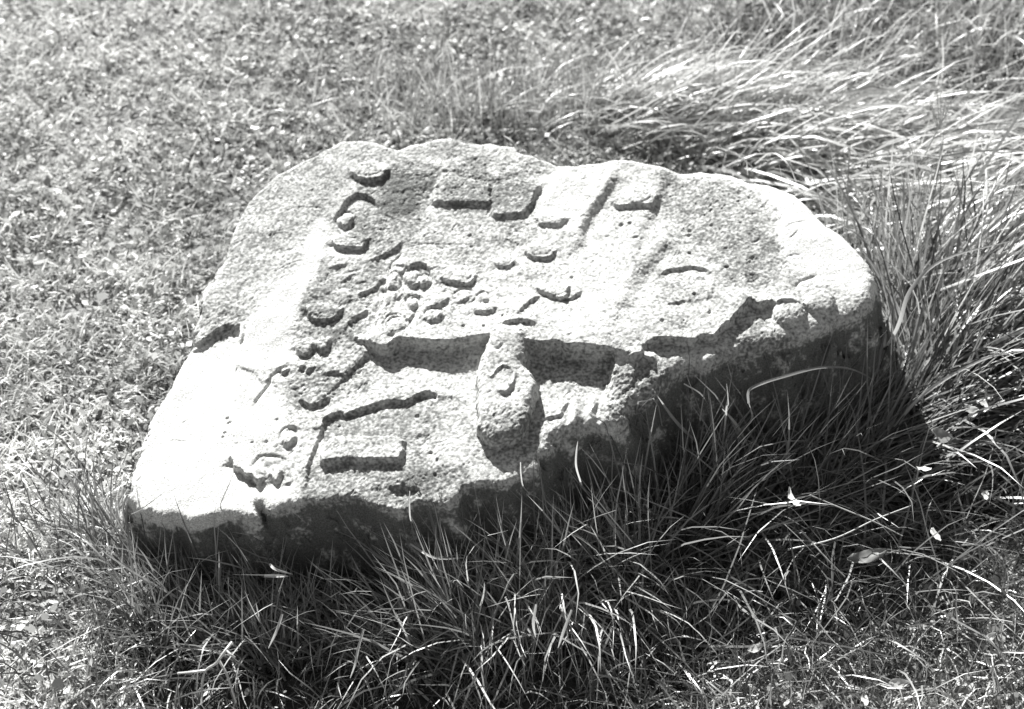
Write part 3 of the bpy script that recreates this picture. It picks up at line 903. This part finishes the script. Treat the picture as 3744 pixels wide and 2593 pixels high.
def tussock(label, parts, group='long grass tufts round the stone', mat=None):
    v, q_, t, tn = merge(parts)
    c = np.array([v[:, 0].mean(), v[:, 1].mean(), 0.0])
    o = link('grass_tuft', mesh_from('grass_tuft', v - c, q_, t, mat or M_LONG, attrs={'tone': tn}), label=label, cat='grass tuft', group=group)
    o.location = c
    return o


def fringe(label, x_lo, x_hi, n, l0, l1, az, saz, el, tone, mat, off=(.02, .12)):
    e = np.array(OUT_FRONT, float)
    ed = P0 + to_uv(e, -0.01) @ np.stack([PU, PV])
    ed = ed[(e[:, 0] > x_lo) & (e[:, 0] < x_hi)]
    k = rng.integers(0, len(ed) - 1, n); f = rng.random(n)[:, None]
    p = ed[k] * (1 - f) + ed[k + 1] * f
    d = rng.uniform(off[0], off[1], n)
    x = p[:, 0] + d * .25 + rng.normal(0, .012, n); y = p[:, 1] - d - .055
    tn_ = np.clip(rng.beta(tone[0], tone[1], n), 0, 1)
    g = blades(x, y, np.radians(rng.normal(az, saz, n)), np.clip(np.radians(rng.normal(el, 13, n)), .2, 1.5), rng.uniform(l0, l1, n), rng.uniform(.0018, .0042, n),
               np.clip(rng.normal(.13, .06, n), .02, 1), 6, curl=rng.normal(0, .06, n), wob=.09, tone=tn_)
    tussock(label, [g], mat=mat)


fringe('fringe of grass along the foot of the stone\'s lower left front', 450, 1500, 800, .07, .16, 120, 45, 55, (1.2, 3.4), M_LONG)
fringe('tall fringe of grass before the middle of the stone\'s front', 1450, 2350, 1250, .11, .25, 130, 45, 56, (1.3, 3.0), M_LONG)
fringe('tall fringe of grass before the stone\'s right front side', 2300, 3150, 900, .15, .32, 80, 55, 56, (1.3, 3.0), M_SHADED)

tussock('tall bright strands sweeping up to the right from the stone\'s right end',
        [tuft((3230, 1280), 560, .05, .05, 14, 22, 36, 12, .3, .56, .003, .0090, .2, tone=(2, 2)),
         tuft((3080, 1400), 420, .07, .04, 22, 28, 40, 12, .28, .52, .003, .0085, .19, tone=(1.8, 2.2)),
         tuft((3220, 1180), 260, .04, .04, 70, 45, 60, 12, .2, .36, .0026, .005, .16, tone=(2, 2))])
tussock('bright upright strands standing close before the stone\'s right end',
        [tuft((3260, 1330), 260, .06, .03, 60, 50, 56, 14, .16, .3, .0026, .0054, .13, tone=(2.2, 1.8)),
         tuft((3060, 1430), 420, .09, .03, 60, 50, 54, 14, .2, .36, .0026, .005, .14, tone=(2, 2))])
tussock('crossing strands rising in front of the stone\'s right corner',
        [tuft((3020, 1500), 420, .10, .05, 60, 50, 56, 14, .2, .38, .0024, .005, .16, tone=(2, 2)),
         tuft((2650, 1640), 380, .12, .04, 110, 45, 52, 14, .16, .3, .0022, .0046, .16, tone=(2, 2))], mat=M_SHADED)

# back right: combed sheaf lying over to the right
tussock('pale combed sheaf of long grass behind the upper right edge of the stone',
        [tuft((2500, 430), 1300, .16, .05, 6, 22, 36, 14, .18, .38, .0022, .0046, .34, tone=(2.4, 1.7)),
         tuft((2850, 560), 850, .10, .05, -8, 22, 32, 12, .2, .44, .0024, .0070, .32, tone=(2.6, 1.6))])
tussock('thick sheaf of shining grass lying to the right beyond the white shoulder of the stone',
        [tuft((3080, 720), 850, .07, .07, -16, 18, 30, 12, .22, .5, .0026, .0080, .30, tone=(2.6, 1.6)),
         tuft((3250, 520), 700, .12, .08, -14, 26, 34, 14, .15, .34, .0022, .0046, .22, tone=(2.0, 2.0))])
tussock('long arching grass rooted against the right end of the stone',
        [tuft((3330, 1010), 750, .05, .07, 8, 22, 32, 14, .22, .5, .003, .0085, .26, tone=(2.0, 2.0)),
         tuft((3300, 1000), 160, .05, .06, 130, 40, 65, 12, .15, .3, .002, .0036, .16)])
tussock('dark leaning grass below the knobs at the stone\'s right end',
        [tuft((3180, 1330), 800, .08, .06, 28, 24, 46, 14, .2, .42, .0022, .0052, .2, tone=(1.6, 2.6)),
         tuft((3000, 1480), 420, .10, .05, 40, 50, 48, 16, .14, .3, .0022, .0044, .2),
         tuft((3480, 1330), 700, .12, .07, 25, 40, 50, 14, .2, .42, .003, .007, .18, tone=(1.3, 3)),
         tuft((3350, 1560), 600, .14, .07, 20, 45, 42, 14, .18, .4, .0026, .006, .18, tone=(1.3, 3))], mat=M_SHADED)
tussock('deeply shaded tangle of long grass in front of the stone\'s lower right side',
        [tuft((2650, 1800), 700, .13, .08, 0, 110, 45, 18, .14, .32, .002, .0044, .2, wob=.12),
         tuft((3000, 1850), 500, .14, .1, 10, 100, 32, 16, .16, .36, .002, .0044, .16, wob=.1)], mat=M_SHADED)
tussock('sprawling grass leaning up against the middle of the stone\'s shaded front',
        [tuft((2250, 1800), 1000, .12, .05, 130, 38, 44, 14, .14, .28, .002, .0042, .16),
         tuft((1900, 1950), 800, .16, .05, 165, 30, 34, 12, .16, .3, .002, .004, .16)], mat=M_SHADED)
tussock('drooping tuft with sunlit tips hanging towards the bottom edge of the photo',
        [tuft((1850, 2020), 620, .09, .05, 258, 34, 52, 14, .14, .28, .002, .0044, .32, tone=(2, 2)),
         tuft((1980, 2060), 420, .10, .05, 290, 40, 50, 14, .12, .26, .002, .0042, .3, tone=(1.8, 2.4))])
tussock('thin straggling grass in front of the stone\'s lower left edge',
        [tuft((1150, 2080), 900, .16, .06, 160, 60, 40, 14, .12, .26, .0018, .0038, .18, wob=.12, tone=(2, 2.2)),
         tuft((800, 2020), 800, .13, .05, 125, 34, 46, 14, .1, .2, .0018, .0034, .18)], mat=M_SHADED)
tussock('fine grass leaning over the stone\'s lower left corner',
        [tuft((400, 2010), 320, .032, .035, 125, 36, 40, 14, .06, .13, .0014, .0028, .2, tone=(2.6, 1.6))])
tussock('fine low grass where the stone\'s shadow ends at the lower left',
        [tuft((540, 2300), 260, .07, .08, 150, 60, 40, 16, .06, .14, .0014, .003, .2, tone=(2, 2))])
tussock('thin upright grass standing behind the notched top edge of the stone',
        [tuft((2000, 440), 700, .22, .05, 75, 55, 62, 14, .08, .19, .0014, .003, .14, tone=(1.8, 2.4)),
         tuft((1650, 330), 350, .2, .07, 60, 70, 58, 16, .06, .14, .0014, .0028, .16)])
tussock('loose grass clump in the upper right corner of the photo',
        [tuft((3500, 180), 520, .22, .14, 60, 90, 55, 18, .1, .24, .0022, .0046, .2, tone=(2, 2.2)),
         tuft((3100, 180), 320, .18, .12, 50, 80, 52, 18, .1, .22, .002, .0042, .2)])
tussock('grass strands lying to the right across the right edge of the photo',
        [tuft((3560, 1180), 500, .08, .12, 15, 30, 35, 14, .14, .32, .0022, .005, .16, tone=(2, 2.2))])
tussock('curly sunlit grass clump in the lower right corner of the photo',
        [tuft((3500, 2250), 700, .2, .16, 120, 110, 40, 20, .06, .15, .0018, .0036, .34, wob=.3, tone=(2.2, 2)),
         tuft((3050, 2480), 420, .2, .1, 90, 110, 40, 20, .06, .15, .0018, .0036, .34, wob=.3, tone=(2, 2.2))])


def rough_grass():
    """uncountable medium grass filling the ground between the tufts"""
    ps = []
    for px, n, sx, sy, l0, l1, to in [((1500, 2250), 1500, .42, .14, .06, .15, (1.4, 3.2)), ((2500, 2150), 1500, .3, .18, .06, .18, (1.2, 4.0)), ((3300, 1700), 1500, .2, .2, .06, .16, (1.4, 3)),
                                   ((3300, 2300), 2200, .35, .2, .04, .1, (1.8, 2.4)), ((3200, 450), 2200, .4, .3, .05, .14, (1.8, 2.2)), ((2200, 300), 1600, .4, .25, .03, .08, (1.7, 2.6)),
                                   ((3600, 900), 900, .2, .3, .06, .16, (1.8, 2.2)), ((1000, 2450), 1000, .3, .12, .03, .08, (1.4, 3))]:
        ps.append(tuft(px, n, sx, sy, 90, 140, 48, 20, l0, l1, .0016, .0034, .3, tone=to, segs=4, wob=.2, dry=.05))
    return merge(ps)


v, q_, t, tn = rough_grass()
link('rough_grass', mesh_from('rough_grass', v, q_, t, M_SHADED, attrs={'tone': tn}), label='unmown rough grass filling the ground beside the stone', cat='grass', kind='stuff')

# ================================================================== SINGLE STALKS, BLADES AND LEAVES
def tube(points, radii, sides=5):
    p = np.asarray(points, float); n = len(p)
    t = np.gradient(p, axis=0); t /= np.linalg.norm(t, axis=1)[:, None] + 1e-9
    ref = np.array([0.3, 0.2, 1.0]); a = np.cross(t, ref); a /= np.linalg.norm(a, axis=1)[:, None] + 1e-9
    b = np.cross(t, a)
    an = np.linspace(0, 2 * math.pi, sides, endpoint=False)
    V = p[:, None] + np.asarray(radii)[:, None, None] * (a[:, None] * np.cos(an)[None, :, None] + b[:, None] * np.sin(an)[None, :, None])
    q = []
    for i in range(n - 1):
        for k in range(sides):
            k2 = (k + 1) % sides
            q.append((i * sides + k, i * sides + k2, (i + 1) * sides + k2, (i + 1) * sides + k))
    return V.reshape(-1, 3), np.array(q), np.zeros((0, 3), int)


def ribbon(points, widths, tilt=0.0):
    """a leaf blade with a shallow V fold and thickness of a fold; points are 3-D"""
    p = np.asarray(points, float); n = len(p)
    t = np.gradient(p, axis=0); t /= np.linalg.norm(t, axis=1)[:, None] + 1e-9
    s = np.cross(t, np.array([0.0, -0.5, 0.85])); s /= np.linalg.norm(s, axis=1)[:, None] + 1e-9
    up = np.cross(s, t)
    s2 = s * math.cos(tilt) + up * math.sin(tilt); up2 = np.cross(s2, t)
    w = np.asarray(widths)[:, None]
    V = np.stack([p - s2 * w * .5 + up2 * w * .14, p, p + s2 * w * .5 + up2 * w * .14], 1).reshape(-1, 3)
    q = []
    for i in range(n - 1):
        for k in range(2):
            q.append((i * 3 + k, i * 3 + k + 1, (i + 1) * 3 + k + 1, (i + 1) * 3 + k))
    return V, np.array(q), np.zeros((0, 3), int)


def pts3(line, zs, m=9):
    """photo polyline with a height for each point -> smooth 3-D polyline"""
    p = np.array([at_z([c], z)[0] for c, z in zip(line, zs)])
    if len(p) == 2:
        tt_ = np.linspace(0, 1, m)[:, None]
        r = p[0] * (1 - tt_) + p[1] * tt_
    else:
        e = np.vstack([2 * p[0] - p[1], p, 2 * p[-1] - p[-2]]); out = []
        for i in range(1, len(e) - 2):
            tt_ = np.linspace(0, 1, 5, endpoint=False)[:, None]
            a, b, c, d = e[i - 1], e[i], e[i + 1], e[i + 2]
            out.append(0.5 * (2 * b + (c - a) * tt_ + (2 * a - 5 * b + 4 * c - d) * tt_ ** 2 + (3 * b - a - 3 * c + d) * tt_ ** 3))
        out.append(p[-1:]); r = np.vstack(out)
    sz = stone_z(r[:, 0], r[:, 1])
    r[:, 2] = np.where((sz > 0) & (r[:, 2] < sz + 0.003), sz + 0.004, r[:, 2])
    return r


def put(name, geo, mat, tone, label, cat, group=None, parent=None):
    v, q_, t = geo
    if parent is None:
        c = v[np.argmin(v[:, 2])].copy()
    else:
        c = np.array(parent.location)
    o = link(name, mesh_from(name, v - c, q_, t, mat, attrs={'tone': np.full(len(v), tone)}), parent=parent, label=label, cat=cat, group=group)
    if parent is None: o.location = c
    return o


def taper(n, w, tip=0.15, base=0.7):
    s = np.linspace(0, 1, n)
    return w * np.where(s < 0.35, base + (1 - base) * s / 0.35, tip + (1 - tip) * (1 - ((s - 0.35) / 0.65) ** 2))


STALKS = [   # photo polyline, heights, radius, tone, label
    ([(848, 2349), (819, 2386), (790, 2425), (752, 2452), (740, 2500), (737, 2574)], [.16, .16, .15, .14, .13, .12], .0022, .75, 'pale forked dry stalk near the bottom edge, below the stone\'s lower left'),
    ([(3318, 694), (3360, 610), (3410, 510), (3459, 417)], [.02, .12, .24, .34], .0016, .35, 'thin grey stem slanting up to the right, above the right shoulder of the stone'),
    ([(3007, 502), (3050, 410), (3120, 259)], [.02, .1, .22], .0013, .35, 'slender stem standing left of the slanting grey stem at upper right'),
    ([(2606, 361), (2612, 240), (2622, 56)], [.02, .12, .26], .0012, .2, 'dark upright stem near the top edge, above the stone\'s right half'),
    ([(2580, 330), (2578, 220), (2570, 130)], [.02, .1, .18], .0010, .2, 'short dark stem beside the taller dark stem at the top'),
    ([(2880, 2010), (3050, 1970), (3200, 1900), (3330, 1850)], [.06, .08, .09, .1], .0014, .5, 'jointed stalk lying across the dark grass at lower right'),
    ([(2960, 1810), (3080, 1860), (3190, 1905), (3300, 1960)], [.1, .1, .1, .09], .0013, .5, 'spotted stalk crossing the jointed one in the dark grass'),
    ([(2930, 1940), (3020, 2040), (3090, 2110)], [.09, .08, .06], .0014, .55, 'speckled stalk pointing down right in the deepest shade'),
]
for ln, zs, r, tone, lab in STALKS:
    p = pts3(ln, zs)
    o = put('dry_stalk', tube(p, np.linspace(r, r * 0.6, len(p))), M_DRY, tone, lab, 'stalk')
    if 'forked' in lab:
        for br, bz in (([(800, 2415), (830, 2470), (863, 2570)], [.15, .14, .11]), ([(752, 2452), (700, 2458), (650, 2462)], [.14, .14, .13]), ([(826, 2378), (845, 2395), (859, 2404)], [.16, .16, .155])):
            pb = pts3(br, bz)
            put('side_branch', tube(pb, np.linspace(r * .9, r * .6, len(pb))), M_DRY, tone, None, None, parent=o)
    if 'slanting up to the right, above' in lab:
        for k in range(7):
            a = math.radians(60 + k * 14)
            e = (3459 + 95 * math.cos(a) * (1 if k % 2 else .8), 417 - 80 * math.sin(a))
            pb = pts3([(3452 - k * 4, 430 + k * 7), e], [.33 - .006 * k, .36])
            put('spikelet', tube(pb, np.linspace(.0009, .0004, len(pb)), 4), M_DRY, .3, None, None, parent=o)

BLADES = [   # photo polyline, heights, width, tone, fold tilt, label
    ([(2737, 1475), (2735, 1440), (2748, 1420), (2800, 1397), (2867, 1377), (2967, 1350), (3033, 1343), (3110, 1350), (3190, 1390), (3240, 1460)], [.16, .18, .19, .2, .2, .19, .18, .16, .1, .02], .0056, .25, .2, 'broad pale blade arching over the shaded right side of the stone'),
    ([(2620, 1650), (2650, 1617), (2700, 1580), (2750, 1533), (2737, 1470)], [.03, .06, .09, .13, .16], .006, .45, .5, 'torn papery sheath below the broad arching blade'),
    ([(2127, 1775), (2107, 1707), (2108, 1650), (2113, 1613)], [.11, .16, .19, .21], 0.0042, .9, .3, 'white narrow leaf standing against the stone\'s shaded front'),
    ([(2640, 1650), (2650, 1560), (2657, 1490), (2663, 1477), (2657, 1403)], [.05, .12, .17, .18, .21], .004, .8, .3, 'small white leaf tip standing before the stone, left of the arching blade'),
    ([(2740, 1640), (2690, 1550), (2640, 1495)], [.05, .12, .16], .005, .6, .3, 'leaf leaning left across the dark gap at the stone\'s right front'),
    ([(2500, 1404), (2560, 1440), (2592, 1485)], [.2, .18, .13], .003, .45, .2, 'thin bent blade hanging over the shaded stone edge'),
    ([(2415, 1610), (2330, 1520), (2345, 1490), (2395, 1440)], [.08, .15, .17, .21], .0028, .4, .2, 'curved wiry blade bowed against the stone\'s crumbly front'),
    ([(2350, 1760), (2370, 1640), (2400, 1480)], [.05, .12, .2], .0032, .5, .4, 'straight blade rising before the curved wiry one'),
    ([(2550, 1620), (2470, 1540), (2405, 1450)], [.07, .13, .19], .0055, .45, .3, 'wide grass blade leaning on the stone\'s crumbly front'),
    ([(966, 2106), (1010, 2106), (1055, 2107)], [.06, .065, .07], .0075, 1.0, .1, 'short bright straw lying flat under the stone\'s lower edge'),
    ([(985, 2062), (1010, 2083), (1070, 2100)], [.08, .08, .07], .0055, .9, .1, 'bright straw just above the short flat one'),
    ([(1032, 2246), (1010, 2310), (981, 2371)], [.12, .11, .09], .0055, .95, .2, 'white leaf blade pointing down left below the stone'),
    ([(1330, 2300), (1310, 2370), (1298, 2430), (1280, 2480)], [.12, .11, .1, .08], .005, .8, .2, 'kinked pale blade at the left of the drooping tuft'),
    ([(1960, 2210), (1950, 2280), (1958, 2330)], [.14, .12, .1], .006, .9, .2, 'short bright blade hanging at the right of the drooping tuft'),
    ([(2090, 2230), (2060, 2310), (2040, 2370)], [.13, .11, .09], .006, .95, .2, 'bright blade pointing down left, right of the drooping tuft'),
    ([(1500, 1990), (1590, 2040), (1700, 2040)], [.1, .1, .09], .004, .6, .2, 'pale blade lying along the foot of the stone, left of the tuft'),
    ([(1498, 1795), (1497, 1850), (1500, 1895), (1510, 1920)], [.19, .17, .14, .1], .0024, .5, .3, 'thin pale blade standing against the pocket in the stone\'s lower edge'),
    ([(1903, 1690), (1905, 1740), (1920, 1790), (1990, 1840)], [.22, .18, .13, .09], .0024, .5, .3, 'thin blade crossing the stone edge below the tongue-shaped pillar'),
    ([(3200, 1330), (3280, 1200), (3330, 1060), (3450, 950), (3700, 880)], [.06, .2, .27, .31, .3], .007, .5, .2, 'long smooth blade sweeping right from the end of the stone'),
    ([(3270, 1560), (3380, 1440), (3560, 1330), (3740, 1270)], [.04, .12, .16, .17], .006, .6, .2, 'bright blade rising to the right edge from the dark grass'),
    ([(3060, 815), (3150, 870), (3230, 950), (3300, 990)], [.34, .33, .28, .2], .003, .25, .2, 'thin grey blade lying over the white shoulder of the stone'),
    ([(2760, 600), (2820, 560), (2880, 600), (2920, 690)], [.1, .22, .24, .2], .0055, .8, .2, 'bright folded blade bending over behind the stone\'s right shoulder'),
    ([(2733, 640), (2730, 600), (2728, 560)], [.2, .28, .33], .004, 1.0, .2, 'short white upright blade behind the stone\'s back edge'),
    ([(2860, 665), (2852, 620), (2848, 590)], [.2, .28, .32], .0038, 1.0, .2, 'second white upright blade, nearer the stone\'s shoulder'),
    ([(1890, 540), (1870, 515), (1840, 495)], [.2, .24, .26], .006, 1.0, .2, 'white straw behind the top edge of the stone, above the twin blocks'),
    ([(1365, 350), (1378, 260), (1400, 180)], [.02, .06, .08], .006, .95, .1, 'white flaky stalk in the lawn above the stone\'s notch'),
    ([(700, 1245), (690, 1210), (680, 1170)], [.1, .14, .17], .0026, .7, .2, 'pale little blade at the stone\'s left ledge'),
    ([(480, 1880), (520, 1860), (600, 1800)], [.12, .16, .2], .002, .3, .2, 'fine blade crossing the white lower left corner of the stone'),
]
for ln, zs, w, tone, tilt, lab in BLADES:
    p = pts3(ln, zs)
    put('straw' if tone > .7 else 'grass_strand', ribbon(p, taper(len(p), w * (.72 if tone > .7 else .9)), tilt), M_DRY if tone > .7 else M_LONG, tone, lab, 'straw' if tone > .7 else 'grass')


def leaf_geo(c, size, asp, az, tilt, roll_, curl=0.3, wav=0.0, nseg=7, seed=0):
    r = np.random.default_rng(seed)
    s = np.linspace(0, 1, nseg)
    half = np.sin(np.pi * np.clip(s, 0.02, 0.98)) ** 0.7 * asp * 0.5
    X = (s - .5)[:, None] * np.ones(5)[None]
    Y = half[:, None] * np.linspace(-1, 1, 5)[None]
    Z = 0.35 * Y ** 2 / (asp + 1e-6) + curl * (X ** 2) + r.normal(0, wav, X.shape)
    P = np.stack([X, Y, Z], -1).reshape(-1, 3) * size
    ca, sa = math.cos(az), math.sin(az); ct, st = math.cos(tilt), math.sin(tilt); cr_, sr = math.cos(roll_), math.sin(roll_)
    Rz = np.array([[ca, -sa, 0], [sa, ca, 0], [0, 0, 1]]); Ry = np.array([[ct, 0, st], [0, 1, 0], [-st, 0, ct]]); Rx = np.array([[1, 0, 0], [0, cr_, -sr], [0, sr, cr_]])
    P = P @ (Rz @ Ry @ Rx).T + c
    g = np.arange(nseg * 5).reshape(nseg, 5)
    q = np.stack([g[:-1, :-1].ravel(), g[1:, :-1].ravel(), g[1:, 1:].ravel(), g[:-1, 1:].ravel()], 1)
    return P, q, np.zeros((0, 3), int)


LEAVES = [   # photo point, height, size, aspect, az, tilt, tone, label
    ((3435, 1595), .10, .044, .6, 20, .5, .22, 'broad pale leaf in the dark grass at the right'),
    ((3545, 1497), .14, .026, .6, 10, .3, .55, 'small round leaf, left one of a pair near the right edge'),
    ((3596, 1482), .13, .024, .6, 70, .4, .5, 'small round leaf, right one of a pair near the right edge'),
    ((3170, 2035), .05, .062, .32, 8, -.2, .15, 'long withered leaf lying in the deep shade at lower right'),
    ((3378, 1716), .1, .022, .5, 160, .2, .8, 'tiny curled white leaf in the dark grass below the broad leaf'),
    ((3600, 1815), .06, .026, .5, 60, .3, .9, 'bright leaf scrap at the right edge, below the dark grass'),
    ((2758, 2372), .04, .030, .4, 30, .2, .7, 'bright ragged leaf in shaded grass near the bottom edge'),
    ((3280, 2500), .03, .034, .45, 15, .3, .75, 'large bright leaf in the lower right corner'),
    ((3160, 2560), .03, .028, .4, 80, .3, .65, 'bright leaf beside the large one at the bottom edge'),
    ((3420, 1960), .05, .030, .5, 100, .2, .6, 'narrow pale leaf where the shade ends at lower right'),
    ((3620, 2330), .03, .026, .4, 40, .3, .7, 'pale leaf among the curly sunlit grass at the right'),
    ((2900, 1830), .11, .05, .22, 100, .3, .7, 'slim bright leaf in the middle of the dark grass'),
]
for i, (c, z, sz_, asp, az, tl, tone, lab) in enumerate(LEAVES):
    put('fallen_leaf', leaf_geo(at_z([c], z)[0], sz_, asp, math.radians(az), tl, .3, .6, .035, 7, i), M_LEAF, tone, lab, 'leaf')

# pale bits of leaf lying in the mown turf
SPECKS = [(495, 255), (250, 270), (60, 410), (188, 460), (405, 480), (600, 340), (540, 340), (730, 215), (1060, 205), (955, 400), (1010, 380), (975, 385), (1105, 500), (690, 480), (280, 520),
          (425, 570), (405, 710), (480, 705), (135, 865), (1285, 340), (1370, 180), (1250, 390), (840, 25), (1000, 25), (620, 110), (320, 145), (375, 165), (740, 330), (1190, 400), (930, 470),
          (500, 580), (760, 690), (195, 70), (90, 180), (255, 60), (1335, 40), (540, 230), (660, 200), (40, 670), (60, 690), (180, 450), (880, 215), (1080, 395), (1385, 330), (290, 1590), (150, 960),
          (330, 2410), (560, 2090), (250, 1330), (1480, 60), (1700, 110), (2150, 60), (1900, 200), (1560, 230)]
pm = []
for k in range(4):
    v, q_, t = leaf_geo(np.zeros(3), .020, .28 + .07 * k, 0, .25, .2, .5, .05, 5, 900 + k)
    pm.append(mesh_from('leaf_scrap', v, q_, t, M_DRY, attrs={'tone': np.full(len(v), .7)}))
for i, c in enumerate(SPECKS):
    o = link('leaf_scrap', pm[i % 4], label='small white leaf scrap lying in the short turf', cat='leaf', group='pale leaf scraps scattered on the lawn')
    g = at_z([c], .03)[0]
    o.location = g
    o.rotation_euler = (rng.normal(.35, .25), rng.normal(0, .3), rng.uniform(0, 6.28))
    s = rng.uniform(.7, 1.5); o.scale = (s, s * rng.uniform(.6, 1.1), s)
